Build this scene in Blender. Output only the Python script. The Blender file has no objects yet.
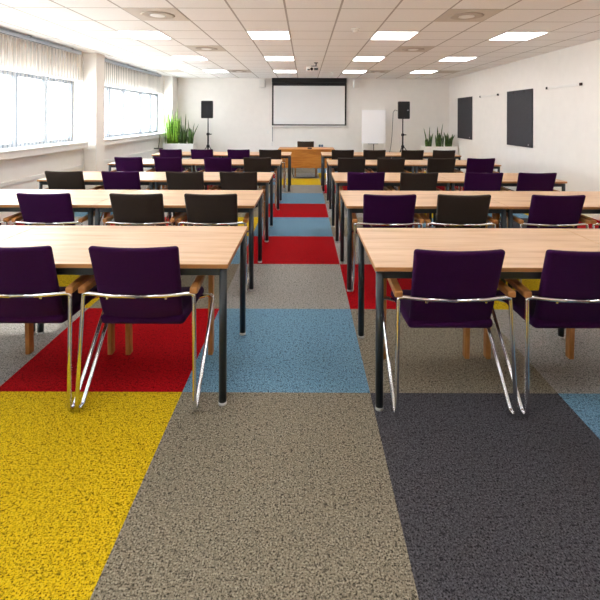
import bpy, bmesh, math, random
from mathutils import Vector, Matrix
random.seed(7)
S = bpy.context.scene
COL = S.collection
R = math.radians

# ------------------------------------------------------------------ materials
def srgb(r, g, b):
    def f(c):
        c /= 255.0
        return c / 12.92 if c <= 0.04045 else ((c + 0.055) / 1.055) ** 2.4
    return (f(r), f(g), f(b), 1.0)

def nodes_of(name):
    m = bpy.data.materials.new(name); m.use_nodes = True
    nt = m.node_tree; nt.nodes.clear()
    out = nt.nodes.new('ShaderNodeOutputMaterial')
    return m, nt, out

def N(nt, kind, **kw):
    n = nt.nodes.new(kind)
    for k, v in kw.items():
        if k.startswith('_'): setattr(n, k[1:], v)
        else: n.inputs[k].default_value = v
    return n

def ramp(nt, stops, interp='LINEAR'):
    n = nt.nodes.new('ShaderNodeValToRGB'); n.color_ramp.interpolation = interp
    e = n.color_ramp.elements
    while len(e) > 1: e.remove(e[-1])
    e[0].position, e[0].color = stops[0]
    for p, c in stops[1:]:
        x = e.new(p); x.color = c
    return n

def simple(name, col, rough=0.6, metal=0.0, noise=0.0, scale=40.0, bump=0.0, spec=0.5, sheen=0.0):
    m, nt, out = nodes_of(name); L = nt.links
    p = N(nt, 'ShaderNodeBsdfPrincipled', **{'Base Color': col, 'Roughness': rough, 'Metallic': metal})
    p.inputs['Specular IOR Level'].default_value = spec
    if sheen: p.inputs['Sheen Weight'].default_value = sheen
    L.new(p.outputs[0], out.inputs[0])
    if noise or bump:
        tc = N(nt, 'ShaderNodeTexCoord')
        nz = N(nt, 'ShaderNodeTexNoise', Scale=scale, Detail=3.0)
        L.new(tc.outputs['Object'], nz.inputs['Vector'])
        if noise:
            a = tuple(max(0, c * (1 - noise)) for c in col[:3]) + (1,)
            b = tuple(min(1, c * (1 + noise)) for c in col[:3]) + (1,)
            r = ramp(nt, [(0.3, a), (0.7, b)])
            L.new(nz.outputs['Fac'], r.inputs[0]); L.new(r.outputs[0], p.inputs['Base Color'])
        if bump:
            bp = N(nt, 'ShaderNodeBump', Strength=bump, Distance=0.002)
            L.new(nz.outputs['Fac'], bp.inputs['Height']); L.new(bp.outputs[0], p.inputs['Normal'])
    return m

def carpet(name, base, fleck, light):
    m, nt, out = nodes_of(name); L = nt.links
    tc = N(nt, 'ShaderNodeTexCoord')
    p = N(nt, 'ShaderNodeBsdfPrincipled', Roughness=0.95)
    p.inputs['Specular IOR Level'].default_value = 0.1
    n1 = N(nt, 'ShaderNodeTexNoise', Scale=150.0, Detail=1.5, Roughness=0.8)
    n2 = N(nt, 'ShaderNodeTexVoronoi', Scale=120.0)
    for n in (n1, n2): L.new(tc.outputs['Object'], n.inputs['Vector'])
    r1 = ramp(nt, [(0.37, fleck), (0.46, base), (0.55, base), (0.63, light)])
    L.new(n1.outputs['Fac'], r1.inputs[0])
    r2 = ramp(nt, [(0.0, (1, 1, 1, 1)), (0.5, (0.88, 0.88, 0.88, 1)), (0.85, (0.5, 0.5, 0.5, 1))])
    L.new(n2.outputs['Distance'], r2.inputs[0])
    mx = N(nt, 'ShaderNodeMix', _data_type='RGBA', _blend_type='MULTIPLY'); mx.inputs[0].default_value = 0.6
    n3 = N(nt, 'ShaderNodeTexNoise', Scale=62.0, Detail=2.0, Roughness=0.7); L.new(tc.outputs['Object'], n3.inputs['Vector'])
    r3 = ramp(nt, [(0.36, (.42, .42, .42, 1)), (0.43, (1, 1, 1, 1))]); L.new(n3.outputs['Fac'], r3.inputs[0])
    m3 = N(nt, 'ShaderNodeMix', _data_type='RGBA', _blend_type='MULTIPLY'); m3.inputs[0].default_value = 1.0
    L.new(r1.outputs[0], mx.inputs[6]); L.new(r2.outputs[0], mx.inputs[7])
    L.new(mx.outputs[2], m3.inputs[6]); L.new(r3.outputs[0], m3.inputs[7]); L.new(m3.outputs[2], p.inputs['Base Color'])
    b = N(nt, 'ShaderNodeBump', Strength=0.4, Distance=0.004)
    L.new(n1.outputs['Fac'], b.inputs['Height']); L.new(b.outputs[0], p.inputs['Normal'])
    L.new(p.outputs[0], out.inputs[0])
    return m

def wood(name, dark, mid, light, rough=0.4, scale=(1.2, 14.0, 14.0), bands=1.0):
    m, nt, out = nodes_of(name); L = nt.links
    tc = N(nt, 'ShaderNodeTexCoord')
    oi = N(nt, 'ShaderNodeObjectInfo')
    ad = N(nt, 'ShaderNodeVectorMath', _operation='ADD')
    cb = N(nt, 'ShaderNodeCombineXYZ')
    mu = N(nt, 'ShaderNodeMath', _operation='MULTIPLY'); mu.inputs[1].default_value = 17.0
    L.new(oi.outputs['Random'], mu.inputs[0]); L.new(mu.outputs[0], cb.inputs[0]); L.new(mu.outputs[0], cb.inputs[2])
    L.new(tc.outputs['Object'], ad.inputs[0]); L.new(cb.outputs[0], ad.inputs[1])
    mp = N(nt, 'ShaderNodeMapping'); mp.inputs['Scale'].default_value = scale
    L.new(ad.outputs[0], mp.inputs['Vector'])
    n1 = N(nt, 'ShaderNodeTexNoise', Scale=1.6 * bands, Detail=5.0, Roughness=0.62, Distortion=0.25)
    L.new(mp.outputs[0], n1.inputs['Vector'])
    r = ramp(nt, [(0.30, dark), (0.48, mid), (0.70, light)])
    L.new(n1.outputs['Fac'], r.inputs[0])
    p = N(nt, 'ShaderNodeBsdfPrincipled', Roughness=rough)
    L.new(r.outputs[0], p.inputs['Base Color'])
    b = N(nt, 'ShaderNodeBump', Strength=0.05, Distance=0.001)
    L.new(n1.outputs['Fac'], b.inputs['Height']); L.new(b.outputs[0], p.inputs['Normal'])
    L.new(p.outputs[0], out.inputs[0])
    return m

def emit(name, col, strength):
    m, nt, out = nodes_of(name)
    e = N(nt, 'ShaderNodeEmission', Color=col, Strength=strength)
    nt.links.new(e.outputs[0], out.inputs[0])
    return m

M = {}
M['wall'] = simple('painted_plaster', srgb(242, 238, 233), 0.8, noise=0.015, scale=6, bump=0.05)
M['white'] = simple('white_lacquer', srgb(238, 236, 232), 0.45, noise=0.01, scale=10)
M['trimw'] = simple('white_painted_timber', srgb(236, 234, 230), 0.5, noise=0.01, scale=10)
M['slab'] = simple('concrete', srgb(150, 148, 145), 0.9, noise=0.1, scale=10)
M['frame_w'] = simple('window_aluminium', srgb(104, 110, 119), 0.65, noise=0.02, spec=0.2)
M['rail'] = simple('blind_rail_aluminium', srgb(176, 186, 198), 0.3, metal=0.6)
M['dark_metal'] = simple('anthracite_steel', srgb(30, 38, 44), 0.38, noise=0.05, scale=30)
M['foot'] = simple('grey_plastic_cap', srgb(185, 185, 185), 0.5)
M['chrome'] = simple('chrome', (0.82, 0.82, 0.83, 1), 0.12, metal=1.0)
M['purple'] = simple('purple_wool', srgb(49, 8, 57), 0.9, noise=0.14, scale=160, bump=0.15, spec=0.12, sheen=0.02)
M['brown'] = simple('dark_brown_wool', srgb(50, 40, 34), 0.9, noise=0.14, scale=160, bump=0.15, spec=0.15, sheen=0.08)
M['top'] = wood('oak_laminate', srgb(184, 138, 98), srgb(207, 166, 126), srgb(222, 187, 150), 0.36, (0.9, 11, 11))
M['edge'] = wood('oak_edging', srgb(150, 100, 56), srgb(172, 120, 70), srgb(186, 134, 84), 0.45, (1.2, 30, 30))
M['arm'] = wood('beech_arm', srgb(140, 88, 42), srgb(170, 112, 58), srgb(188, 130, 72), 0.4, (8, 8, 3))
M['desk'] = wood('cherry_veneer', srgb(158, 92, 30), srgb(190, 122, 46), srgb(206, 142, 62), 0.4, (1.0, 7, 7))
M['black'] = simple('black_plastic', srgb(14, 14, 16), 0.55, noise=0.1, scale=60)
M['grille'] = simple('black_grille', srgb(10, 10, 12), 0.8, noise=0.3, scale=250, bump=0.3)
M['felt'] = simple('charcoal_felt', srgb(72, 72, 76), 0.95, noise=0.22, scale=120, bump=0.2, spec=0.1)
M['screen'] = simple('projection_fabric', srgb(238, 238, 238), 0.85, noise=0.008, scale=3)
M['scr_black'] = simple('screen_border_black', srgb(20, 20, 23), 0.7, noise=0.05)
M['paper'] = simple('board_white', srgb(246, 246, 248), 0.3, noise=0.005)
M['soil'] = simple('soil', srgb(48, 36, 28), 0.95, noise=0.4, scale=60, bump=0.6)
M['plate'] = simple('vent_beige', srgb(206, 197, 186), 0.6, noise=0.02)
M['plate_d'] = simple('vent_ring', srgb(186, 174, 160), 0.6, noise=0.02)
M['blue'] = simple('blue_insert', srgb(62, 92, 122), 0.5, noise=0.05)
M['lensg'] = simple('lens', srgb(20, 22, 28), 0.1)
M['silver'] = simple('silver_plastic', srgb(150, 152, 156), 0.4, noise=0.03)
M['diff'] = emit('light_diffuser', (0.985, 0.99, 1.0, 1), 5.2)

def leafmat(name, a, b, c):
    m, nt, out = nodes_of(name); L = nt.links
    tc = N(nt, 'ShaderNodeTexCoord')
    nz = N(nt, 'ShaderNodeTexNoise', Scale=22.0, Detail=3.0)
    L.new(tc.outputs['Object'], nz.inputs['Vector'])
    r = ramp(nt, [(0.3, a), (0.5, b), (0.72, c)])
    L.new(nz.outputs['Fac'], r.inputs[0])
    p = N(nt, 'ShaderNodeBsdfPrincipled', Roughness=0.45)
    L.new(r.outputs[0], p.inputs['Base Color']); L.new(p.outputs[0], out.inputs[0])
    return m
M['leaf_b'] = leafmat('bright_leaf', srgb(66, 112, 20), srgb(112, 160, 36), srgb(160, 196, 70))
M['leaf_d'] = leafmat('dark_leaf', srgb(34, 60, 22), srgb(62, 92, 34), srgb(104, 132, 58))

# carpet colours
M['cY'] = carpet('carpet_yellow', srgb(222, 184, 20), srgb(88, 68, 4), srgb(228, 196, 50))
M['cT'] = carpet('carpet_taupe', srgb(142, 132, 114), srgb(58, 52, 42), srgb(176, 167, 148))
M['cD'] = carpet('carpet_charcoal', srgb(80, 78, 83), srgb(30, 29, 32), srgb(102, 100, 105))
M['cR'] = carpet('carpet_red', srgb(176, 4, 16), srgb(96, 1, 6), srgb(194, 18, 28))
M['cB'] = carpet('carpet_blue', srgb(112, 152, 178), srgb(48, 78, 98), srgb(142, 178, 200))
M['cG'] = carpet('carpet_light_grey', srgb(164, 159, 153), srgb(84, 80, 75), srgb(190, 186, 181))

# sheer blind fabric
m, nt, out = nodes_of('sheer_blind_fabric')
tl = N(nt, 'ShaderNodeBsdfTranslucent', Color=(0.80, 0.80, 0.79, 1))
df = N(nt, 'ShaderNodeBsdfDiffuse', Color=(0.78, 0.77, 0.75, 1))
tr = N(nt, 'ShaderNodeBsdfTransparent')
tc = N(nt, 'ShaderNodeTexCoord'); nz = N(nt, 'ShaderNodeTexNoise', Scale=300.0)
nt.links.new(tc.outputs['Object'], nz.inputs['Vector'])
rr = ramp(nt, [(0.3, (0.72, 0.71, 0.69, 1)), (0.7, (0.82, 0.81, 0.79, 1))])
nt.links.new(nz.outputs['Fac'], rr.inputs[0]); nt.links.new(rr.outputs[0], df.inputs['Color'])
m1 = N(nt, 'ShaderNodeMixShader'); m1.inputs[0].default_value = 0.985
m2 = N(nt, 'ShaderNodeMixShader'); m2.inputs[0].default_value = 0.55
nt.links.new(tl.outputs[0], m1.inputs[1]); nt.links.new(df.outputs[0], m1.inputs[2])
nt.links.new(m1.outputs[0], m2.inputs[1]); nt.links.new(tr.outputs[0], m2.inputs[2])
nt.links.new(m2.outputs[0], out.inputs[0]); M['blind'] = m
# clear glass pane
m, nt, out = nodes_of('window_glass')
tr = N(nt, 'ShaderNodeBsdfTransparent', Color=(0.95, 0.97, 0.97, 1)); gl = N(nt, 'ShaderNodeBsdfGlossy', Roughness=0.02)
mx = N(nt, 'ShaderNodeMixShader'); mx.inputs[0].default_value = 0.05
nt.links.new(tr.outputs[0], mx.inputs[1]); nt.links.new(gl.outputs[0], mx.inputs[2]); nt.links.new(mx.outputs[0], out.inputs[0])
M['glass'] = m
# suspended mineral ceiling with a grid of T bars
CX0, CXP, CY0, CYP = -0.217, 0.594, 4.66, 0.612
m, nt, out = nodes_of('mineral_tile_ceiling'); L = nt.links
tc = N(nt, 'ShaderNodeTexCoord'); sp = N(nt, 'ShaderNodeSeparateXYZ'); L.new(tc.outputs['Object'], sp.inputs[0])
def grid_line(sock, off, pitch, width):
    a = N(nt, 'ShaderNodeMath', _operation='SUBTRACT'); a.inputs[1].default_value = off - 40 * pitch
    L.new(sock, a.inputs[0])
    b = N(nt, 'ShaderNodeMath', _operation='DIVIDE'); b.inputs[1].default_value = pitch; L.new(a.outputs[0], b.inputs[0])
    c = N(nt, 'ShaderNodeMath', _operation='FRACT'); L.new(b.outputs[0], c.inputs[0])
    d = N(nt, 'ShaderNodeMath', _operation='PINGPONG'); d.inputs[1].default_value = 0.5; L.new(c.outputs[0], d.inputs[0])
    e = N(nt, 'ShaderNodeMath', _operation='LESS_THAN'); e.inputs[1].default_value = width / 2 / pitch; L.new(d.outputs[0], e.inputs[0])
    return e.outputs[0]
gx = grid_line(sp.outputs[0], CX0, CXP, 0.022); gy = grid_line(sp.outputs[1], CY0, CYP, 0.018)
mxx = N(nt, 'ShaderNodeMath', _operation='MAXIMUM'); L.new(gx, mxx.inputs[0]); L.new(gy, mxx.inputs[1])
nz = N(nt, 'ShaderNodeTexNoise', Scale=90.0, Detail=3.0); L.new(tc.outputs['Object'], nz.inputs['Vector'])
rr = ramp(nt, [(0.3, srgb(240, 238, 236)), (0.7, srgb(246, 245, 243))]); L.new(nz.outputs['Fac'], rr.inputs[0])
mc = N(nt, 'ShaderNodeMix', _data_type='RGBA'); L.new(mxx.outputs[0], mc.inputs[0]); L.new(rr.outputs[0], mc.inputs[6]); mc.inputs[7].default_value = srgb(176, 170, 164)
p = N(nt, 'ShaderNodeBsdfPrincipled', Roughness=0.9); L.new(mc.outputs[2], p.inputs['Base Color']); L.new(p.outputs[0], out.inputs[0])
M['ceil'] = m

# ------------------------------------------------------------------ mesh helpers
def new(): return bmesh.new()

def box(bm, x0, x1, y0, y1, z0, z1, bev=0.0, seg=2, mi=0):
    t = bmesh.new()
    bmesh.ops.create_cube(t, size=1.0)
    for v in t.verts:
        v.co = Vector((x0 + (v.co.x + .5) * (x1 - x0), y0 + (v.co.y + .5) * (y1 - y0), z0 + (v.co.z + .5) * (z1 - z0)))
    if bev:
        bmesh.ops.bevel(t, geom=list(t.edges), offset=bev, segments=seg, profile=0.5, affect='EDGES')
    merge(bm, t, mi=mi)

def merge(bm, t, mat=None, mi=0):
    vm = {}
    for v in t.verts: vm[v] = bm.verts.new(mat @ v.co if mat else v.co)
    for f in t.faces:
        try:
            nf = bm.faces.new([vm[v] for v in f.verts]); nf.material_index = mi; nf.smooth = f.smooth
        except ValueError: pass
    t.free()

def loops(bm, axis, vals):
    n = Vector((0, 0, 0)); n[axis] = 1
    for c in vals:
        p = Vector((0, 0, 0)); p[axis] = c
        bmesh.ops.bisect_plane(bm, geom=list(bm.verts) + list(bm.edges) + list(bm.faces), plane_co=p, plane_no=n, dist=1e-6)

def lathe(bm, prof, centre=(0, 0, 0), seg=24, axis='z', mi=0):
    rings = []
    cx, cy, cz = centre
    for (r, h) in prof:
        ring = []
        for k in range(seg):
            a = 2 * math.pi * k / seg
            u, w = max(r, 1e-4) * math.cos(a), max(r, 1e-4) * math.sin(a)
            if axis == 'z': co = (cx + u, cy + w, cz + h)
            elif axis == 'y': co = (cx + u, cy + h, cz + w)
            else: co = (cx + h, cy + u, cz + w)
            ring.append(bm.verts.new(co))
        rings.append(ring)
    for a, b in zip(rings[:-1], rings[1:]):
        for k in range(seg):
            f = bm.faces.new((a[k], a[(k + 1) % seg], b[(k + 1) % seg], b[k])); f.smooth = True; f.material_index = mi
    for ring in (rings[0], rings[-1]):
        f = bm.faces.new(ring); f.material_index = mi
    
def cyl(bm, p0, p1, r, seg=16, r1=None):
    sweep(bm, [Vector(p0), Vector(p1)], r, seg, r1=r1)

def fillet(pts, rad, n=6):
    pts = [Vector(p) for p in pts]
    if not isinstance(rad, (list, tuple)): rad = [rad] * len(pts)
    out = [pts[0]]
    for i in range(1, len(pts) - 1):
        p, a, b = pts[i], pts[i - 1], pts[i + 1]
        d1, d2 = (a - p), (b - p)
        l1, l2 = d1.length, d2.length
        d1.normalize(); d2.normalize()
        ang = d1.angle(d2)
        t = min(rad[i] / max(math.tan(ang / 2), 1e-3), l1 * .49, l2 * .49)
        s, e = p + d1 * t, p + d2 * t
        for k in range(n + 1):
            u = k / n
            out.append(s * (1 - u) ** 2 + p * 2 * u * (1 - u) + e * u ** 2)
    out.append(pts[-1])
    return out

def sweep(bm, pts, r, seg=10, r1=None, closed=False):
    pts = [Vector(p) for p in pts]
    n = len(pts)
    up = None; rings = []
    for i in range(n):
        a, b = pts[max(i - 1, 0)], pts[min(i + 1, n - 1)]
        t = (b - a).normalized()
        if up is None:
            up = Vector((0, 0, 1)) if abs(t.z) < .9 else Vector((1, 0, 0))
        u = (up - t * up.dot(t)).normalized(); up = u
        w = t.cross(u)
        rr_ = r if r1 is None else r + (r1 - r) * i / (n - 1)
        rings.append([bm.verts.new(pts[i] + (u * math.cos(2 * math.pi * k / seg) + w * math.sin(2 * math.pi * k / seg)) * rr_) for k in range(seg)])
    for a, b in zip(rings[:-1], rings[1:]):
        for k in range(seg):
            f = bm.faces.new((a[k], a[(k + 1) % seg], b[(k + 1) % seg], b[k])); f.smooth = True
    bm.faces.new(rings[0]); bm.faces.new(rings[-1])

def obj(name, bm, mats, parent=None, smooth=False, loc=None):
    bmesh.ops.recalc_face_normals(bm, faces=list(bm.faces))
    me = bpy.data.meshes.new(name)
    if smooth:
        for f in bm.faces: f.smooth = True
    bm.to_mesh(me); bm.free()
    for m_ in (mats if isinstance(mats, (list, tuple)) else [mats]): me.materials.append(m_)
    o = bpy.data.objects.new(name, me); COL.objects.link(o)
    if loc is not None:                      # world-space mesh data: put the origin at loc
        me.transform(Matrix.Translation(-Vector(loc))); o.location = loc
    if parent is not None: o.parent = parent
    return o

def tag(o, label=None, cat=None, group=None, kind=None):
    if label: o['label'] = label
    if cat: o['category'] = cat
    if group: o['group'] = group
    if kind: o['kind'] = kind
    return o

def thing(name, label, cat, loc=(0, 0, 0), rz=0.0, group=None):
    o = bpy.data.objects.new(name, None); COL.objects.link(o); o.empty_display_size = 0.1
    o.location = loc; o.rotation_euler = (0, 0, rz)
    return tag(o, label, cat, group)

def struct(name, bm, mats, parent=None):
    o = obj(name, bm, mats, parent)
    if parent is None: o['kind'] = 'structure'
    return o

def copy_tree(o, parent=None):
    c = o.copy(); COL.objects.link(c)
    if parent is not None: c.parent = parent
    for ch in [x for x in bpy.data.objects if x.parent == o]: copy_tree(ch, c)
    return c

def smooth_by_angle(o, ang=35):
    for p_ in o.data.polygons: p_.use_smooth = True
    o.data.set_sharp_from_angle(angle=R(ang))
    return o

# ------------------------------------------------------------------ room shell
XL, XR, YB, YF, ZC = -4.12, 4.375, 13.05, -1.7, 2.696
TX0, TXW, TY0, TYW = -0.672, 1.036, 1.337, 1.035
known = {0: {-1: 'Y', 0: 'T', 1: 'D', 2: 'B', -2: 'D'}, 1: {-2: 'G', -1: 'R', 0: 'B', 1: 'T', 2: 'G', 3: 'Y', -3: 'B'},
         2: {-2: 'Y', -1: 'T', 0: 'G', 1: 'R', 2: 'Y'}, 3: {-1: 'B', 0: 'R', 1: 'G', -2: 'G', 2: 'T'},
         4: {-2: 'R', -1: 'Y', 0: 'B', 1: 'T', 3: 'D', 4: 'R', -4: 'R', -3: 'G'}, 5: {-1: 'T', 0: 'R', 1: 'G', 2: 'Y', 3: 'B', -3: 'B', -2: 'G'},
         6: {-1: 'G', 0: 'B', 1: 'T'}, 7: {0: 'G', 1: 'R', 3: 'R', 4: 'D', -1: 'T'}, 8: {0: 'Y', 1: 'T', -1: 'B'},
         9: {0: 'G', 1: 'Y', -1: 'R'}, 10: {0: 'T', 3: 'Y', 1: 'B'}}
keys = ['Y', 'T', 'D', 'R', 'B', 'G']
grid = {}
bm = new()
xs = [XL] + [TX0 + TXW * k for k in range(-3, 5) if XL < TX0 + TXW * k < XR] + [XR]
ys = [YF] + [TY0 + TYW * k for k in range(-3, 12) if YF < TY0 + TYW * k < YB] + [YB]
for j in range(len(ys) - 1):
    r_ = math.floor(((ys[j] + ys[j + 1]) / 2 - TY0) / TYW)
    for i in range(len(xs) - 1):
        c_ = math.floor(((xs[i] + xs[i + 1]) / 2 - TX0) / TXW)
        k = known.get(r_, {}).get(c_)
        if k is None:
            opts = [q for q in keys if q not in (grid.get((c_ - 1, r_)), grid.get((c_, r_ - 1)), known.get(r_, {}).get(c_ + 1))]
            k = random.choice(opts)
        grid[(c_, r_)] = k
        vs = [bm.verts.new(p_) for p_ in ((xs[i], ys[j], 0), (xs[i + 1], ys[j], 0), (xs[i + 1], ys[j + 1], 0), (xs[i], ys[j + 1], 0))]
        f = bm.faces.new(vs); f.material_index = keys.index(k)
bmesh.ops.remove_doubles(bm, verts=list(bm.verts), dist=1e-5)
# give the floor its own thickness
lo = new(); box(lo, XL - .3, XR + .3, YF - .3, YB + .3, -0.25, -0.004); merge(bm, lo, mi=len(keys))
struct('floor', bm, [M['c' + k] for k in keys] + [M['slab']])

bm = new(); box(bm, XL - .3, XR + .3, YF - .3, YB + .3, ZC, ZC + .2); struct('ceiling', bm, M['ceil'])
bm = new(); box(bm, XL - .3, XR + .3, YB, YB + .25, -.2, ZC + .1); struct('wall_back', bm, M['wall'])
bm = new(); box(bm, XL - .3, XR + .3, YF - .25, YF, -.2, ZC + .1); struct('wall_front', bm, M['wall'])
bm = new(); box(bm, XR, XR + .25, YF - .2, YB + .2, -.2, ZC + .1); struct('wall_right', bm, M['wall'])
# window wall with three openings
ZS, ZW = 0.97, 2.17
bays = [(-1.25, 3.38), (3.76, 7.93), (8.32, 12.46)]
bm = new()
box(bm, XL - .28, XL, YF - .2, YB + .2, -.2, ZS)
box(bm, XL - .28, XL, YF - .2, YB + .2, ZW, ZC + .1)
e = [YF - .2] + [v for b in bays for v in b] + [YB + .2]
for k in range(0, len(e), 2): box(bm, XL - .28, XL, e[k], e[k + 1], ZS, ZW)
struct('wall_left', bm, M['wall'])
for i, (a, b) in enumerate([(-1.7, -1.3), (3.40, 3.73), (7.96, 8.29), (12.52, 13.05)]):
    bm = new(); box(bm, XL - .02, -3.865, a, b, 0, ZC, 0.004); struct('trim_%d' % (i + 1), bm, M['wall'])
# sills, cable ducts, baseboards
segs = [(-1.3, 3.40), (3.73, 7.93), (8.29, 12.5)]
for i, (a, b) in enumerate(segs):
    bm = new(); box(bm, XL - .2, -3.965, a + .01, b - .03, 1.025, 1.055, .006); box(bm, XL - .01, -3.985, a + .01, b - .03, 0.94, 1.025, .003)
    struct('trim_%d' % (i + 5), bm, M['trimw'])
    bm = new(); box(bm, XL - .01, XL + .03, a, b, .56, .615, .004); struct('trim_%d' % (i + 8), bm, M['trimw'])
    bm = new(); box(bm, XL - .01, XL + .014, a, b, 0, .07, .003); struct('baseboard_left_%d' % (i + 1), bm, M['trimw'])
bm = new(); box(bm, -3.865, XR - .014, YB - .014, YB + .01, 0, .07, .003); struct('baseboard_back', bm, M['trimw'])
bm = new(); box(bm, XR - .014, XR + .01, YF, YB, 0, .07, .003); struct('baseboard_right', bm, M['trimw'])
# windows
mulls = [[-.45, .35, 1.1, 1.85, 2.6], [4.30, 4.98, 5.67, 6.36, 7.10], [9.40, 10.17, 11.22, 11.95]]
for i, (a, b) in enumerate(bays):
    x0, x1 = XL - .22, XL - .15
    w = bpy.data.objects.new('window_%d' % (i + 1), None); COL.objects.link(w); w['kind'] = 'structure'; w.location = (XL - .18, (a + b) / 2, ZS)
    bm = new()
    box(bm, x0, x1, a, b, 1.055, 1.115); box(bm, x0, x1, a, b, ZW - .06, ZW)
    box(bm, x0, x1, a, a + .06, 1.115, ZW - .06); box(bm, x0, x1, b - .06, b, 1.115, ZW - .06)
    obj('frame', bm, M['frame_w'], w, loc=w.location).location = (0, 0, 0)
    for y in mulls[i]:
        bm = new(); box(bm, x0, x1, y - .032, y + .032, 1.115, ZW - .06)
        obj('mullion', bm, M['frame_w'], w, loc=w.location).location = (0, 0, 0)
    bm = new(); box(bm, XL - .19, XL - .182, a + .05, b - .05, 1.1, ZW - .05)
    obj('glass', bm, M['glass'], w, loc=w.location).location = (0, 0, 0)
# vertical blinds
bl = ['pale sheer vertical blind on the window left of the camera, before the first column',
      'pale sheer vertical blind on the large near window, left edge of the photo',
      'pale sheer vertical blind on the far window, between column and plants']
for i, (a, b) in enumerate(bays):
    ya, yb = a + .02, (3.15, 7.71, 12.0)[i]
    xc = XL + .085
    t = thing('vertical_blind', bl[i], 'window blind', (xc, (ya + yb) / 2, ZC), group='vertical blinds on the window wall')
    def put(nm, bm_, mt): 
        o = obj(nm, bm_, mt, t, loc=t.location); o.location = (0, 0, 0); return o
    bm = new(); box(bm, xc - .025, xc + .025, ya, yb, ZC - .075, ZC - .03, .004)
    box(bm, xc - .04, xc + .032, ya, yb, ZC - .026, ZC - .012, .003); put('headrail', bm, M['rail'])
    for y in (ya + .3, ya + 1.4, ya + 2.5, yb - .3):
        bm = new(); box(bm, xc - .03, xc + .036, y - .02, y + .02, ZC - .03, ZC, .003); put('bracket', bm, M['silver'])
    bm = new(); n = int((yb - ya) / .088); k0 = {0: n - 3, 1: -9, 2: -9}[i]
    for k in range(n):
        y = ya + .05 + k * (yb - ya - .1) / (n - 1)
        ang = R(14 + random.uniform(-3, 3))
        if k in (k0, k0 + 1): ang = R(82)
        tb = bmesh.new(); hz = (ZC - .085 - 1.085) / 2      # a woven sheet, gently cupped across its width
        cs = [[tb.verts.new((.003 * (1 - (u / .05) ** 2), u, z)) for u in (-.05, -.025, 0, .025, .05)] for z in (-hz, hz)]
        for q in range(4): tb.faces.new((cs[0][q], cs[0][q + 1], cs[1][q + 1], cs[1][q])).smooth = True
        merge(bm, tb, Matrix.Translation((xc, y, (ZC - .085 + 1.085) / 2)) @ Matrix.Rotation(ang, 4, 'Z'))
    put('slats', bm, M['blind'])
    bm = new(); sweep(bm, [(xc + .01, ya + .05, 1.087), (xc + .012, (ya + yb) / 2, 1.085), (xc + .01, yb - .05, 1.087)], .003, 6); put('bottom_chain', bm, M['rail'])

# heating pipe beside the near column
bm = new(); cyl(bm, (XL + .03, 7.915, 0), (XL + .03, 7.915, ZC), .014, 10)
tag(obj('heating_pipe', bm, M['trimw']), 'thin white vertical pipe beside the near column', 'pipe')
bm = new(); box(bm, -3.905, -3.885, 7.935, 7.9595, 1.52, 1.56, .003); 
tag(obj('cord_cleat', bm, M['white']), 'tiny white cord cleat on the near side of the near column', 'fitting')
# black bracket under far sill
t = thing('wall_bracket', 'thin black L-shaped bracket on the wall below the far window sill', 'bracket', (XL, 11.75, .6))
bm = new(); sweep(bm, fillet([(.02, 0, .42), (.16, 0, .40), (.12, .0, .06)], .03), .009, 8); obj('arm', bm, M['black'], t)
bm = new(); box(bm, .0, .24, -.02, .02, .035, .06, .004); obj('foot', bm, M['black'], t)

# ------------------------------------------------------------------ ceiling fittings
def tile(cx, cy): return (CX0 + CXP * cx, CX0 + CXP * (cx + 1), CY0 + CYP * cy, CY0 + CYP * (cy + 1))
def make_light():
    t = thing('ceiling_light', 'x', 'ceiling light', group='square ceiling light panels')
    h, k = CXP / 2 - .004, CYP / 2 - .004
    bm = new()
    box(bm, -h, h, -k, -k + .014, -.008, 0); box(bm, -h, h, k - .014, k, -.008, 0)
    box(bm, -h, -h + .014, -k + .014, k - .014, -.008, 0); box(bm, h - .014, h, -k + .014, k - .014, -.008, 0)
    obj('frame', bm, M['white'], t)
    bm = new(); box(bm, -h + .014, h - .014, -k + .014, k - .014, -.006, -.001); obj('diffuser', bm, M['diff'], t)
    return t
lp = make_light(); first = True
colw = {-4: 'window-side column', -1: 'column left of the projector', 2: 'column right of the projector', 5: 'wall-side column'}
roww = {2: 'nearest', 6: 'middle', 10: 'farthest', -2: 'overhead', -6: 'rear'}
for cy in (-6, -2, 2, 6, 10):
    for cx in (-4, -1, 2, 5):
        o = lp if first else copy_tree(lp); first = False
        x0, x1, y0, y1 = tile(cx, cy)
        o.location = ((x0 + x1) / 2, (y0 + y1) / 2, ZC)
        o['label'] = 'bright square ceiling light panel, %s of the %s' % (roww[cy] + (' visible one' if cy > 0 else ' one'), colw[cx])
def make_vent(ring):
    t = thing('ceiling_vent', 'x', 'air vent', group='beige ceiling air vents')
    h, k = CXP / 2 - .006, CYP / 2 - .006
    bm = new(); box(bm, -h, h, -k, k, -.004, 0, .0015); obj('plate', bm, M['plate'], t)
    if ring:
        bm = new(); lathe(bm, [(.085, -.006), (.095, -.012), (.16, -.012), (.19, -.006)], seg=32); obj('ring', bm, M['plate_d'], t)
        bm = new(); lathe(bm, [(.083, -.006), (.09, -.013), (.075, -.017), (.0, -.017)], seg=32); obj('disc', bm, M['white'], t)
    return t
v1 = make_vent(True); v2 = make_vent(False)
vt = [(-3, 0, 'nearest on the window side'), (-3, 4, 'second on the window side'), (-3, 10, 'farthest on the window side'),
      (3, 0, 'nearest on the right'), (3, 4, 'second on the right'), (3, 10, 'farthest on the right')]
for i, (cx, cy, w) in enumerate(vt):
    o = v1 if i == 0 else copy_tree(v1)
    x0, x1, y0, y1 = tile(cx, cy); o.location = ((x0 + x1) / 2, (y0 + y1) / 2, ZC)
    o['label'] = 'beige ceiling vent tile with round diffuser, ' + w
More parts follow.
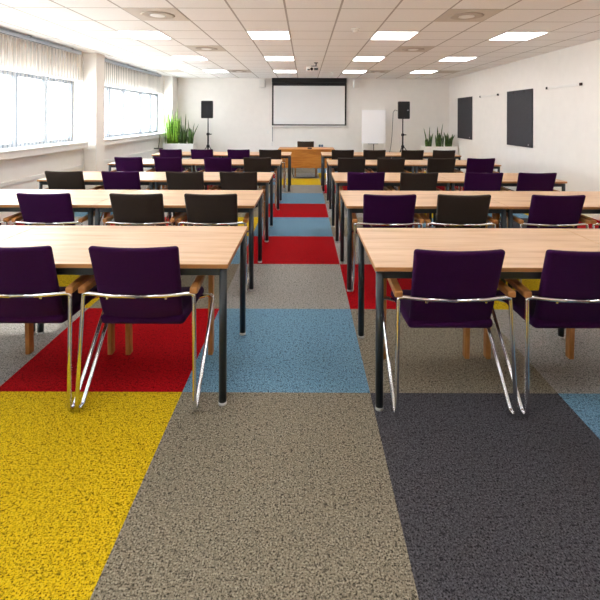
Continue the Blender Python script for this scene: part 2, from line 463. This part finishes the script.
for i, (cx, w) in enumerate([(-6, 'left of the farthest window-side light'), (6, 'right of the farthest wall-side light')]):
    o = v2 if i == 0 else copy_tree(v2)
    x0, x1, y0, y1 = tile(cx, 10); o.location = ((x0 + x1) / 2, (y0 + y1) / 2, ZC)
    o['label'] = 'plain flat beige ceiling vent tile, ' + w
t = thing('smoke_detector', 'round white smoke detector on the ceiling right of centre', 'smoke detector', (.67, 5.72, ZC))
bm = new(); lathe(bm, [(.06, 0), (.06, -.018), (.05, -.022)], seg=24); obj('base', bm, M['white'], t)
bm = new(); lathe(bm, [(.042, -.02), (.042, -.035), (.03, -.05), (.0, -.054)], seg=24); obj('head', bm, M['white'], t)
t = thing('sprinkler', 'tiny white ceiling sprinkler right of the projector', 'sprinkler', (.70, 11.3, ZC))
bm = new(); lathe(bm, [(.04, 0), (.04, -.01), (.015, -.02), (.015, -.05), (.0, -.052)], seg=16); obj('head', bm, M['white'], t)
# projector
t = thing('projector', 'small white and grey projector hanging from the ceiling in front of the screen', 'projector', (.16, 9.3, ZC))
bm = new(); cyl(bm, (.075, 0, 0), (.075, 0, -.075), .012, 10); lathe(bm, [(.045, 0), (.045, -.012)], (.075, 0, 0), 16); obj('mount_pole', bm, M['dark_metal'], t)
bm = new(); box(bm, -.03, .09, -.09, .09, -.09, -.075, .004); sweep(bm, [(-.02, 0, -.085), (-.10, -.06, -.11)], .009, 6); obj('mount_plate', bm, M['dark_metal'], t)
bm = new(); box(bm, -.135, .125, -.11, .11, -.185, -.095, .015, 3); b = obj('body', bm, M['white'], t)
bm = new(); lathe(bm, [(.032, .0), (.032, -.02), (.026, -.02), (.0, -.012)], (-.02, -.108, -.15), 18, 'y'); obj('lens', bm, M['lensg'], t)
bm = new(); box(bm, .03, .115, -.114, -.105, -.175, -.125, .002); obj('vent_panel', bm, M['black'], t)
bm = new(); box(bm, -.115, -.06, -.114, -.105, -.178, -.15, .002); obj('vent_panel', bm, M['black'], t)

# ------------------------------------------------------------------ back wall
t = thing('projection_screen', 'large white pull-down projection screen with black borders on back wall', 'projection screen', (.125, YB - .06, 1.2))
W2 = 1.125
bm = new(); box(bm, -W2, W2, -.07, .055, 1.36, 1.493, .006); obj('case', bm, M['scr_black'], t)
bm = new(); box(bm, -W2, W2, .004, .010, .06, 1.37); obj('black_border', bm, M['scr_black'], t)
bm = new(); box(bm, -W2 + .05, W2 - .05, -.001, .004, .10, 1.262); obj('fabric', bm, M['screen'], t)
bm = new(); box(bm, -W2 - .01, W2 + .09, -.012, .018, .02, .06, .004); obj('bottom_bar', bm, M['white'], t)
for x, w in ((-1.295, 'left'), (1.545, 'right')):
    t = thing('wall_loudspeaker', 'small pale box loudspeaker high on back wall, %s of the screen' % w, 'loudspeaker', (x, YB, 2.40), group='small wall loudspeakers beside the screen')
    bm = new(); box(bm, -.09, .09, -.15, -.01, 0, .235, .01); obj('cabinet', bm, M['white'], t)
    bm = new(); box(bm, -.075, .075, -.155, -.148, .015, .22, .003); obj('grille', bm, M['trimw'], t)
    bm = new(); box(bm, -.03, .03, -.012, 0, .06, .17); obj('bracket', bm, M['white'], t)
# conduit, sockets, switch
t = thing('wall_conduit', 'thin grey conduit running down back wall from the screen to a socket', 'conduit', (-.985, YB, .7))
bm = new(); box(bm, -.011, .011, -.018, 0, .07, .54, .002); obj('channel', bm, M['silver'], t)
bm = new(); box(bm, -.04, .04, -.04, 0, -.06, .07, .008); obj('socket_box', bm, M['white'], t)
t = thing('light_switch', 'small white switch on back wall left of the screen conduit', 'switch', (-1.12, YB, 1.06))
bm = new(); box(bm, -.03, .03, -.01, 0, -.045, .045, .003); obj('plate', bm, M['white'], t)
t = thing('wall_socket', 'white wall socket with two dark blue inserts, above the desk', 'socket', (.485, YB, .65))
bm = new(); box(bm, -.085, .085, -.02, 0, -.05, .05, .004); obj('plate', bm, M['white'], t)
for x in (-.036, .036):
    bm = new(); box(bm, x - .03, x + .03, -.026, -.018, -.035, .035, .003); obj('insert', bm, M['blue'], t)

# flipchart
t = thing('flipchart', 'white flipchart board on thin legs standing right of the screen', 'flipchart', (1.99, 12.45, 0))
bm = new(); box(bm, -.345, .345, -.012, .012, .76, 1.765, .004); obj('board', bm, M['paper'], t)
bm = new()
box(bm, -.345, .345, -.018, -.011, 1.725, 1.765, .002); obj('paper_clamp', bm, M['white'], t)
bm = new(); box(bm, -.17, .12, -.075, -.01, .745, .76, .003); obj('pen_tray', bm, M['silver'], t)
for x in (-.32, .32):
    bm = new(); cyl(bm, (x, .03, 1.2), (x, -.02, .012), .011, 8); obj('leg', bm, M['white'], t)
bm = new(); cyl(bm, (0, .02, 1.3), (.06, .34, .012), .012, 8); obj('leg', bm, M['dark_metal'], t)

# loudspeakers on stands
def pa(x, y, side, label_s, label_b, emblem):
    t = thing('speaker_stand', label_s, 'speaker stand', (x, y, 0), group='tripod speaker stands by the back wall')
    bm = new(); cyl(bm, (0, 0, .35), (0, 0, 1.475), .017, 12); obj('pole', bm, M['black'], t)
    bm = new(); cyl(bm, (0, 0, .62), (0, 0, 1.05), .024, 12); obj('outer_tube', bm, M['black'], t)
    bm = new(); lathe(bm, [(.04, 0), (.045, .02), (.045, .05), (.03, .07)], (0, 0, 1.0), 14); cyl(bm, (.03, 0, 1.03), (.1, 0, 1.03), .014, 8); obj('knob', bm, M['black'], t)
    bm = new(); lathe(bm, [(.04, 0), (.045, .02), (.045, .06), (.03, .08)], (0, 0, .66), 14); obj('hub', bm, M['black'], t)
    for k in range(3):
        a = R(90 + 120 * k + 12); c, s = math.cos(a), math.sin(a)
        bm = new(); cyl(bm, (c * .03, s * .03, .70), (c * .52, s * .52, .016), .011, 8); l = obj('leg', bm, M['black'], t)
        bm = new(); cyl(bm, (c * .51, s * .51, .03), (c * .535, s * .535, .013), .016, 8); obj('rubber_foot', bm, M['black'], l)
        bm = new(); cyl(bm, (c * .02, s * .02, .36), (c * .27, s * .27, .36), .007, 6); obj('brace', bm, M['black'], t)
    b = thing('loudspeaker', label_b, 'loudspeaker', (x, y, 1.476), group='black loudspeakers on tripod stands')
    bm = new()
    pr = [(-.165, -.16), (.165, -.16), (.11, .15), (-.11, .15)]
    lo_ = [bm.verts.new((p_[0], p_[1], 0)) for p_ in pr]; hi_ = [bm.verts.new((p_[0], p_[1], .485)) for p_ in pr]
    bm.faces.new(lo_[::-1]); bm.faces.new(hi_)
    for k in range(4): bm.faces.new((lo_[k], lo_[(k + 1) % 4], hi_[(k + 1) % 4], hi_[k]))
    bmesh.ops.bevel(bm, geom=list(bm.edges), offset=.012, segments=2, affect='EDGES'); obj('cabinet', bm, M['black'], b)
    bm = new(); box(bm, -.15, .15, -.168, -.158, .02, .465, .004); obj('grille', bm, M['grille'], b)
    if emblem:
        bm = new(); lathe(bm, [(.018, 0), (.018, -.005)], (.105, -.167, .24), 16, 'y'); obj('badge', bm, M['silver'], b)
    return t
pa(-2.715, 12.05, 'l', 'black tripod stand under the loudspeaker beside the tall left plants', 'black loudspeaker on the stand beside the tall left plants', False)
pa(2.74, 12.05, 'r', 'black tripod stand under the loudspeaker right of the flipchart', 'black loudspeaker with small pale badge right of the flipchart', True)
bm = new()
sweep(bm, [(2.575, 12.0, 1.70), (2.55, 12.2, 1.73), (2.50, 12.2, 1.66), (2.49, 12.2, 1.4), (2.47, 12.2, 1.0), (2.44, 12.2, .7), (2.38, 12.2, .4), (2.34, 12.18, .12), (2.4, 12.1, .008), (2.6, 12.0, .008)], .007, 6)
tag(obj('speaker_cable', bm, M['black']), 'thin black cable hanging down left of the right loudspeaker', 'cable')

# planters with snake plants
def planter(x0, x1, y0, y1, h, label):
    t = thing('planter', label, 'planter', ((x0 + x1) / 2, (y0 + y1) / 2, 0), group='white box planters')
    w, d = (x1 - x0) / 2, (y1 - y0) / 2
    bm = new()
    box(bm, -w, w, -d, -d + .02, 0, h, .003); box(bm, -w, w, d - .02, d, 0, h, .003)
    box(bm, -w, -w + .02, -d + .02, d - .02, 0, h); box(bm, w - .02, w, -d + .02, d - .02, 0, h); box(bm, -w + .02, w - .02, -d + .02, d - .02, 0, .03)
    obj('box', bm, M['white'], t)
    bm = new(); box(bm, -w + .02, w - .02, -d + .02, d - .02, h - .08, h - .035); obj('soil', bm, M['soil'], t)
planter(-3.965, -3.545, 11.98, 12.40, .765, 'left one of the two white box planters by the window')
planter(-3.540, -3.115, 11.98, 12.40, .765, 'right one of the two white box planters by the window')
planter(3.365, 4.31, 12.1, 12.5, .70, 'long white box planter in the far right corner')

def snake(x, y, z, leaves, mat, label, rnd):
    bm = new()
    for (dx, dy, h, lx, ly, w) in leaves:
        n = 9; rings = []
        tw = rnd.uniform(-.6, .6)
        a0 = rnd.uniform(-.7, .7)
        for i in range(n):
            u = i / (n - 1)
            ww = w * (0.55 + .9 * u - .55 * u * u) * (1 - u ** 5) + .002
            p_ = Vector((dx + lx * u ** 1.6, dy + ly * u ** 1.6, h * u))
            a = a0 + tw * u
            s_ = Vector((math.cos(a), math.sin(a), 0)); f_ = Vector((-math.sin(a), math.cos(a), 0))
            th = ww * .22
            rings.append([bm.verts.new(q) for q in (p_ - s_ * ww / 2 + f_ * th * .6, p_ - f_ * th, p_ + s_ * ww / 2 + f_ * th * .6, p_ + f_ * th * .4)])
        for a, b in zip(rings[:-1], rings[1:]):
            for k in range(4):
                f = bm.faces.new((a[k], a[(k + 1) % 4], b[(k + 1) % 4], b[k])); f.smooth = True
        bm.faces.new(rings[0]); bm.faces.new(rings[-1])
    o = obj('snake_plant', bm, mat); o.location = (x, y, z)
    return tag(o, label, 'plant', 'snake plants in the white planters')
rnd = random.Random(3)
def clump(n, rx, ry, hs, spread, w):
    L_ = []
    for k in range(n):
        dx, dy = rnd.uniform(-rx, rx), rnd.uniform(-ry, ry)
        h = rnd.uniform(*hs)
        L_.append((dx, dy, h, dx / max(rx, .01) * spread * rnd.uniform(.4, 1), dy * .5, w * rnd.uniform(.8, 1.15)))
    return L_
zt = .731
snake(-3.84, 12.18, zt, clump(22, .075, .13, (.45, .92), .05, .052) + [(.05, -.05, 1.0, .04, 0, .04), (-.06, 0, .93, -.07, 0, .045), (.0, -.1, .96, .02, 0, .05)], M['leaf_b'], 'tall bright green snake plant at the window end of left planters', rnd)
snake(-3.66, 12.18, zt, clump(18, .07, .13, (.35, .82), .04, .05) + [(.0, .05, 1.02, .03, 0, .04), (-.03, -.08, .95, .05, 0, .04)], M['leaf_b'], 'bright green snake plant second from the window in left planters', rnd)
snake(-3.445, 12.18, zt + .001, clump(19, .065, .13, (.25, .58), .05, .055) + [(.05, -.03, .88, .03, 0, .04), (-.05, .02, .84, -.02, 0, .03), (.03, .05, .72, .02, 0, .035)], M['leaf_d'], 'dark green spiky snake plant in the middle of left planters', rnd)
snake(-3.24, 12.18, zt, clump(18, .06, .13, (.22, .5), .07, .055) + [(.04, -.03, .58, .20, 0, .034), (-.03, .0, .70, -.04, 0, .03), (.02, .05, .62, .08, 0, .03)], M['leaf_d'], 'dark green snake plant at the speaker end of left planters', rnd)
zt = .6665
snake(3.54, 12.3, zt, clump(15, .085, .09, (.15, .38), .05, .062) + [(-.05, -.02, .56, -.10, 0, .05), (.02, 0, .60, .01, 0, .04), (.06, 0, .42, .07, 0, .045)], M['leaf_d'], 'snake plant at the left end of the far right planter', rnd)
snake(3.84, 12.3, zt, clump(15, .085, .09, (.2, .45), .05, .066) + [(.03, -.02, .70, .07, 0, .06), (-.03, 0, .60, -.02, 0, .06), (.06, 0, .40, .06, 0, .04)], M['leaf_d'], 'tallest snake plant, middle one of the far right planter', rnd)
snake(4.10, 12.3, zt, clump(16, .085, .09, (.2, .4), .08, .066) + [(-.05, -.02, .44, -.08, 0, .05), (.05, 0, .36, .14, 0, .055), (.0, 0, .42, -.02, 0, .055)], M['leaf_d'], 'spreading snake plant at the wall end of the far right planter', rnd)

# right wall boards and rails
for (a, b, z0, z1, w) in ((11.23, 12.25, .94, 2.07, 'farther of the two dark grey felt pinboards on right wall'), (8.24, 9.26, .94, 2.08, 'nearer of the two dark grey felt pinboards on right wall')):
    t = thing('pinboard', w, 'pinboard', (XR, (a + b) / 2, z0), group='felt pinboards on the right wall')
    d = (b - a) / 2
    bm = new(); box(bm, -.03, -.002, -d, d, 0, z1 - z0, .003); obj('felt_panel', bm, M['felt'], t)
    bm = new(); lathe(bm, [(.018, 0), (.018, -.004)], (-.03, -d + .12, .05), 14, 'x'); obj('maker_tag', bm, M['silver'], t)
    for y in (-d + .3, d - .3):
        bm = new(); box(bm, -.04, -.01, y - .015, y + .015, z1 - z0 - .06, z1 - z0 - .02, .002); obj('clip', bm, M['black'], t)
for (a, b, z, w) in ((9.73, 10.7, 2.04, 'farther thin white wall rail with black end caps, between the pinboards'), (6.8, 7.75, 2.055, 'nearer thin white wall rail with black end caps, right wall')):
    t = thing('wall_rail', w, 'rail', (XR, (a + b) / 2, z), group='thin rails on the right wall')
    d = (b - a) / 2
    bm = new(); box(bm, -.02, 0, -d, d, -.02, .02, .003); obj('rail_bar', bm, M['white'], t)
    for y in (-d, d):
        bm = new(); box(bm, -.03, 0, y - .022, y + .022, -.022, .022, .003); obj('end_cap', bm, M['black'], t)

# ------------------------------------------------------------------ chairs
def make_chair(kind, label):
    t = thing('armchair', label, 'chair')
    fab = M[kind]
    # seat
    b = bmesh.new(); box(b, -.224, .224, -.225, .25, .405, .462, .024, 4)
    loops(b, 0, [-.12, 0, .12]); loops(b, 1, [-.18, -.1, 0, .12, .2])
    for v in b.verts:
        if v.co.y > .12: v.co.z -= ((v.co.y - .12) / .13) ** 2 * .022
        if v.co.y < -.1: v.co.z += ((-.1 - v.co.y) / .12) ** 2 * .012
        v.co.z -= .008 * (1 - (v.co.x / .232) ** 2) * (1 if v.co.z > .43 else 0)
    obj('seat', b, fab, t, smooth=True)
    # backrest
    b = bmesh.new(); box(b, -.225, .225, -.022, .022, .422, .862, .018, 4)
    loops(b, 0, [-.19, -.14, -.07, 0, .07, .14, .19]); loops(b, 2, [.45, .5, .56, .62, .68, .74, .8, .83])
    for v in b.verts:
        z, x = v.co.z, v.co.x
        lean = -.200 - (z - .43) * .355
        if z < .5: lean += ((.5 - z) / .09) ** 2 * .03
        v.co.y += lean + .014 * (x / .234) ** 2
        v.co.x *= .935 + .065 * min(1, max(0, (z - .43) / .43))
        v.co.z += .009 * (x / .234) ** 2 * max(0, (z - .6) / .26)
    obj('backrest', b, fab, t, smooth=True)
    # chrome tube: back rail, down to the floor, forward and up to the seat
    r = .0105
    right = [(.0, -.303, .600), (.14, -.297, .602), (.262, -.276, .606), (.286, -.268, .60), (.302, -.304, .0125), (.299, -.248, .0125), (.302, .15, .432), (.16, .15, .395)]
    path = [(-x, y, z) for (x, y, z) in reversed(right[1:])] + right
    rads = []
    rr_ = [.0, .3, .05, .045, .026, .026, .04, .0]
    rads = list(reversed(rr_[1:])) + rr_
    rads[0] = rads[-1] = 0
    b = new(); sweep(b, fillet(path, rads, 6), r, 10)
    fr = obj('tube_frame', b, M['chrome'], t)
    b = new(); cyl(b, (-.16, .15, .395), (.16, .15, .395), r, 10); obj('seat_bar', b, M['chrome'], t)
    for s_ in (-1, 1):
        b = new(); box(b, s_ * .15 - .007, s_ * .15 + .007, -.300, -.255, .583, .598, .003); obj('rail_tab', b, M['chrome'], fr)
    # wooden arms and front legs
    for s_ in (-1, 1):
        b = bmesh.new(); box(b, -.021, .021, -.285, .27, .606, .638, .007, 3)
        loops(b, 1, [-.2, -.1, 0, .1, .2])
        for v in b.verts:
            u = (v.co.y + .285) / .555
            v.co.x = v.co.x + s_ * (.288 - .022 * u)
            v.co.z += .004 * math.sin(u * math.pi) - .004 * u
        obj('armrest', b, M['arm'], t)
        b = bmesh.new(); box(b, -.015, .015, -.024, .024, .0, .608, .005, 2)
        for v in b.verts:
            u = v.co.z / .615
            v.co.y += .262 - .02 * u; v.co.x += s_ * (.262 + .005 * u)
            v.co.y *= 1.0
        obj('leg', b, M['arm'], t)
    return t
protos = {k: make_chair(k, 'x') for k in ('purple', 'brown')}
used = set()
def place_chair(kind, x, y, rz, label, group):
    src = protos[kind]
    o = src if kind not in used else copy_tree(src)
    used.add(kind)
    o.location = (x, y, 0); o.rotation_euler = (0, 0, R(rz)); o['label'] = label
    if group: o['group'] = group
    elif 'group' in o: del o['group']
    return o

rowname = ['nearest', 'second', 'third', 'fourth', 'farthest']
tf_L = [2.245, 3.73, 5.20, 7.00, 8.68]          # front edges of the table rows
tf_R = [2.21, 3.73, 5.20, 7.00, 8.68]
in_L = [-.40, -.435, -.43, -.405, -.29]; in_R = [.362, .363, .366, .39, .35]
F, CXP0 = 430.0, 305.0
def bx_(px, yb): return (px - CXP0) * yb / F
seats_L = [[('purple', None, -1.50), ('purple', None, -.86)],
           [('purple', None, -2.87), ('purple', 42, 0), ('brown', 136.5, 0), ('brown', 211, 0)],
           [('brown', 63, 0), ('purple', 122, 0), ('brown', 184, 0), ('brown', 238, 0)],
           [('purple', 129.4, 0), ('purple', 166, 0), ('purple', 218.5, 0), ('brown', 258, 0)],
           [('purple', 175, 0), ('purple', 205, 0), ('purple', 238.8, 0), ('brown', 269.4, 0)]]
seats_R = [[('purple', None, .765), ('purple', None, 1.422)],
           [('purple', 390, 0), ('brown', 465.5, 0), ('purple', 562, 0), ('purple', None, 2.775)],
           [('purple', 367.5, 0), ('brown', 419.8, 0), ('purple', 486, 0), ('purple', 538.7, 0)],
           [('brown', 351, 0), ('brown', 389.4, 0), ('brown', 443.4, 0), ('purple', 481, 0)],
           [('brown', 343.7, 0), ('brown', 374.7, 0), ('brown', 414, 0), ('brown', 444, 0)]]
place4 = ['at the aisle end', 'second from the aisle', 'third from the aisle']
jr = random.Random(11)
for side, seats, tf in (('left', seats_L, tf_L), ('right', seats_R, tf_R)):
    for r_, row in enumerate(seats):
        n = len(row)
        row = [(k_, None, bx_(p_, tf[r_] - .106) if p_ is not None else X_) for (k_, p_, X_) in row]
        Lx = 1.405 if r_ else (1.47 if side == 'left' else 1.44)
        sg = -1 if side == 'left' else 1
        inn_ = (in_L if side == 'left' else in_R)[r_]
        legs = [inn_ + sg * d_ for d_ in (.03, Lx - .03, Lx + .03, 2 * Lx - .03)]
        for _ in range(60):                     # neighbours never closer than their tube frames allow
            for i in range(n - 1):
                gap = .633 - (row[i + 1][2] - row[i][2])
                if gap > 0:
                    row[i] = (row[i][0], None, row[i][2] - gap / 2); row[i + 1] = (row[i + 1][0], None, row[i + 1][2] + gap / 2)
            for i in range(n):
                for lx in legs:
                    dx = row[i][2] - lx
                    if abs(dx) < .333: row[i] = (row[i][0], None, lx + math.copysign(.333, dx))
        for i, (kind, px, X) in enumerate(row):
            yc = tf[r_] + .254
            if px is not None: X = bx_(px, yc - .36)
            k = (n - 1 - i) if side == 'left' else i
            w = place4[k] if k < 3 else ('at the window end' if side == 'left' else 'at the wall end')
            word = 'purple' if kind == 'purple' else 'dark brown'
            place_chair(kind, X, yc, jr.uniform(-.8, .8), '%s fabric armchair, %s row %s of the aisle, %s' % (word, rowname[r_], side, w), 'armchairs at the table rows')
# chair behind the desk
place_chair('brown', .02, 11.2, 180, 'dark brown armchair facing the room behind the wooden desk', None)

# ------------------------------------------------------------------ tables
TD = .785
def make_table(Lx, label):
    t = thing('table', label, 'table', group='long meeting tables in rows')
    h = Lx / 2 - .002
    b = new(); box(b, -h, h, 0, TD, .727, .75, .002); 
    o = obj('tabletop', b, M['top'], t)
    b = new()      # edging band
    box(b, -h - .0005, h + .0005, -.0015, .0, .729, .748); box(b, -h - .0005, h + .0005, TD, TD + .0015, .729, .748)
    box(b, -h - .0015, -h, 0, TD, .729, .748); box(b, h, h + .0015, 0, TD, .729, .748)
    obj('edging', b, M['edge'], t)
    b = new(); q = .018
    box(b, -h + q + .02, h - q - .02, q, q + .025, .685, .727); box(b, -h + q + .02, h - q - .02, TD - q - .025, TD - q, .685, .727)
    box(b, -h + q, -h + q + .025, q + .02, TD - q - .02, .685, .727); box(b, h - q - .025, h - q, q + .02, TD - q - .02, .685, .727)
    obj('under_frame', b, M['dark_metal'], t)
    for sx in (-1, 1):
        for y in (.028, TD - .028):
            b = new(); cyl(b, (sx * (h - .028), y, .018), (sx * (h - .028), y, .727), .0205, 18); l = obj('leg', b, M['dark_metal'], t)
            b = new(); lathe(b, [(.016, 0), (.0215, .003), (.0215, .018)], (sx * (h - .028), y, 0), 18); obj('foot_cap', b, M['foot'], l)
    return t
tp = make_table(1.405, 'x'); tpl = make_table(1.47, 'x'); firsts = {1.405: tp, 1.47: tpl, 1.44: make_table(1.44, 'x')}; seen = set()
for side, tf, inn in (('left', tf_L, in_L), ('right', tf_R, in_R)):
    for r_ in range(5):
        for k in range(2):
            Lx = 1.405 if r_ else (1.47 if side == 'left' else 1.44)
            o = firsts[Lx] if Lx not in seen else copy_tree(firsts[Lx])
            seen.add(Lx)
            sgn = -1 if side == 'left' else 1
            o.location = (inn[r_] + sgn * (Lx * (k + .5)), tf[r_], 0)
            o['label'] = 'oak-topped table with dark steel legs, %s row %s of the aisle, %s' % (rowname[r_], side, 'at the aisle' if k == 0 else ('window side' if side == 'left' else 'wall side'))

# ------------------------------------------------------------------ desk
t = thing('desk', 'orange-brown wooden desk with front panel under the projection screen', 'desk', (.037, 10.56, 0))
b = new(); box(b, -.70, .70, -.02, .74, .70, .728, .004); obj('desktop', b, M['desk'], t)
b = new(); box(b, -.69, .69, .0, .02, .265, .70, .002); obj('front_panel', b, M['desk'], t)
for x in (-.66, .66):
    for y in (.06, .68):
        b = new(); box(b, x - .02, x + .02, y - .02, y + .02, 0, .70, .003); obj('leg', b, M['dark_metal'], t)
t = thing('remote_control', 'small black device lying on the desk in front of the chair', 'remote', (.12, 10.72, .728))
b = new(); box(b, -.055, .055, -.03, .03, 0, .028, .004); obj('body', b, M['black'], t)
b = new(); box(b, -.04, .04, -.02, .02, .026, .031, .002); obj('button_pad', b, M['dark_metal'], t)
b = new()
sweep(b, [(-.30, 10.66, .66), (-.32, 10.66, .4), (-.31, 10.68, .14), (-.27, 10.72, .012), (-.1, 10.70, .010), (.06, 10.66, .010), (.2, 10.70, .010), (.30, 10.80, .010)], .007, 6)
tag(obj('desk_cable', b, M['black']), 'black cable looping down to the carpet under the wooden desk', 'cable')

# ------------------------------------------------------------------ light and camera
w = bpy.data.worlds.new('World'); S.world = w; w.use_nodes = True
nt = w.node_tree; nt.nodes.clear()
bg = nt.nodes.new('ShaderNodeBackground'); wo = nt.nodes.new('ShaderNodeOutputWorld')
tc = nt.nodes.new('ShaderNodeTexCoord'); sx = nt.nodes.new('ShaderNodeSeparateXYZ'); nt.links.new(tc.outputs['Generated'], sx.inputs[0])
cr = ramp(nt, [(0.0, (.92, .92, .91, 1)), (.49, (.95, .96, .97, 1)), (.52, (.95, .98, 1, 1)), (1.0, (.80, .90, 1, 1))])
mr = nt.nodes.new('ShaderNodeMapRange'); mr.inputs[1].default_value = -1; mr.inputs[2].default_value = 1
nt.links.new(sx.outputs[2], mr.inputs[0]); nt.links.new(mr.outputs[0], cr.inputs[0]); nt.links.new(cr.outputs[0], bg.inputs[0])
bg.inputs[1].default_value = 8.0
nt.links.new(bg.outputs[0], wo.inputs[0])
sd = bpy.data.lights.new('sun', 'SUN'); sd.energy = 2.5; sd.angle = R(.6); sd.color = (1, .96, .9)
so = bpy.data.objects.new('sun', sd); COL.objects.link(so)
d = Vector((1, -.06, -.82)).normalized(); so.rotation_euler = d.to_track_quat('-Z', 'Y').to_euler(); so.location = (-8, 5, 6)

cd = bpy.data.cameras.new('camera'); cam = bpy.data.objects.new('camera', cd); COL.objects.link(cam)
cam.location = (0, 0, 1.52)
cam.rotation_euler = (Matrix.Rotation(R(90), 4, 'X') @ Matrix.Rotation(R(.2), 4, 'Z')).to_euler()
cd.sensor_width = 36; cd.lens = F / 600 * 36
cd.shift_x = -(CXP0 - 300) / 600; cd.shift_y = -(300 - 117) / 600
cd.clip_start = .02; cd.clip_end = 200
S.camera = cam
S.view_settings.view_transform = 'Standard'; S.view_settings.look = 'None'
S.view_settings.exposure = 1.2; S.view_settings.gamma = 1.0; S.view_settings.use_curve_mapping = False
S.cycles.use_denoising = True
S.cycles.max_bounces = 10; S.cycles.diffuse_bounces = 6; S.cycles.transparent_max_bounces = 16
S.cycles.sample_clamp_indirect = 6.0
S.cycles.caustics_reflective = False; S.cycles.caustics_refractive = False
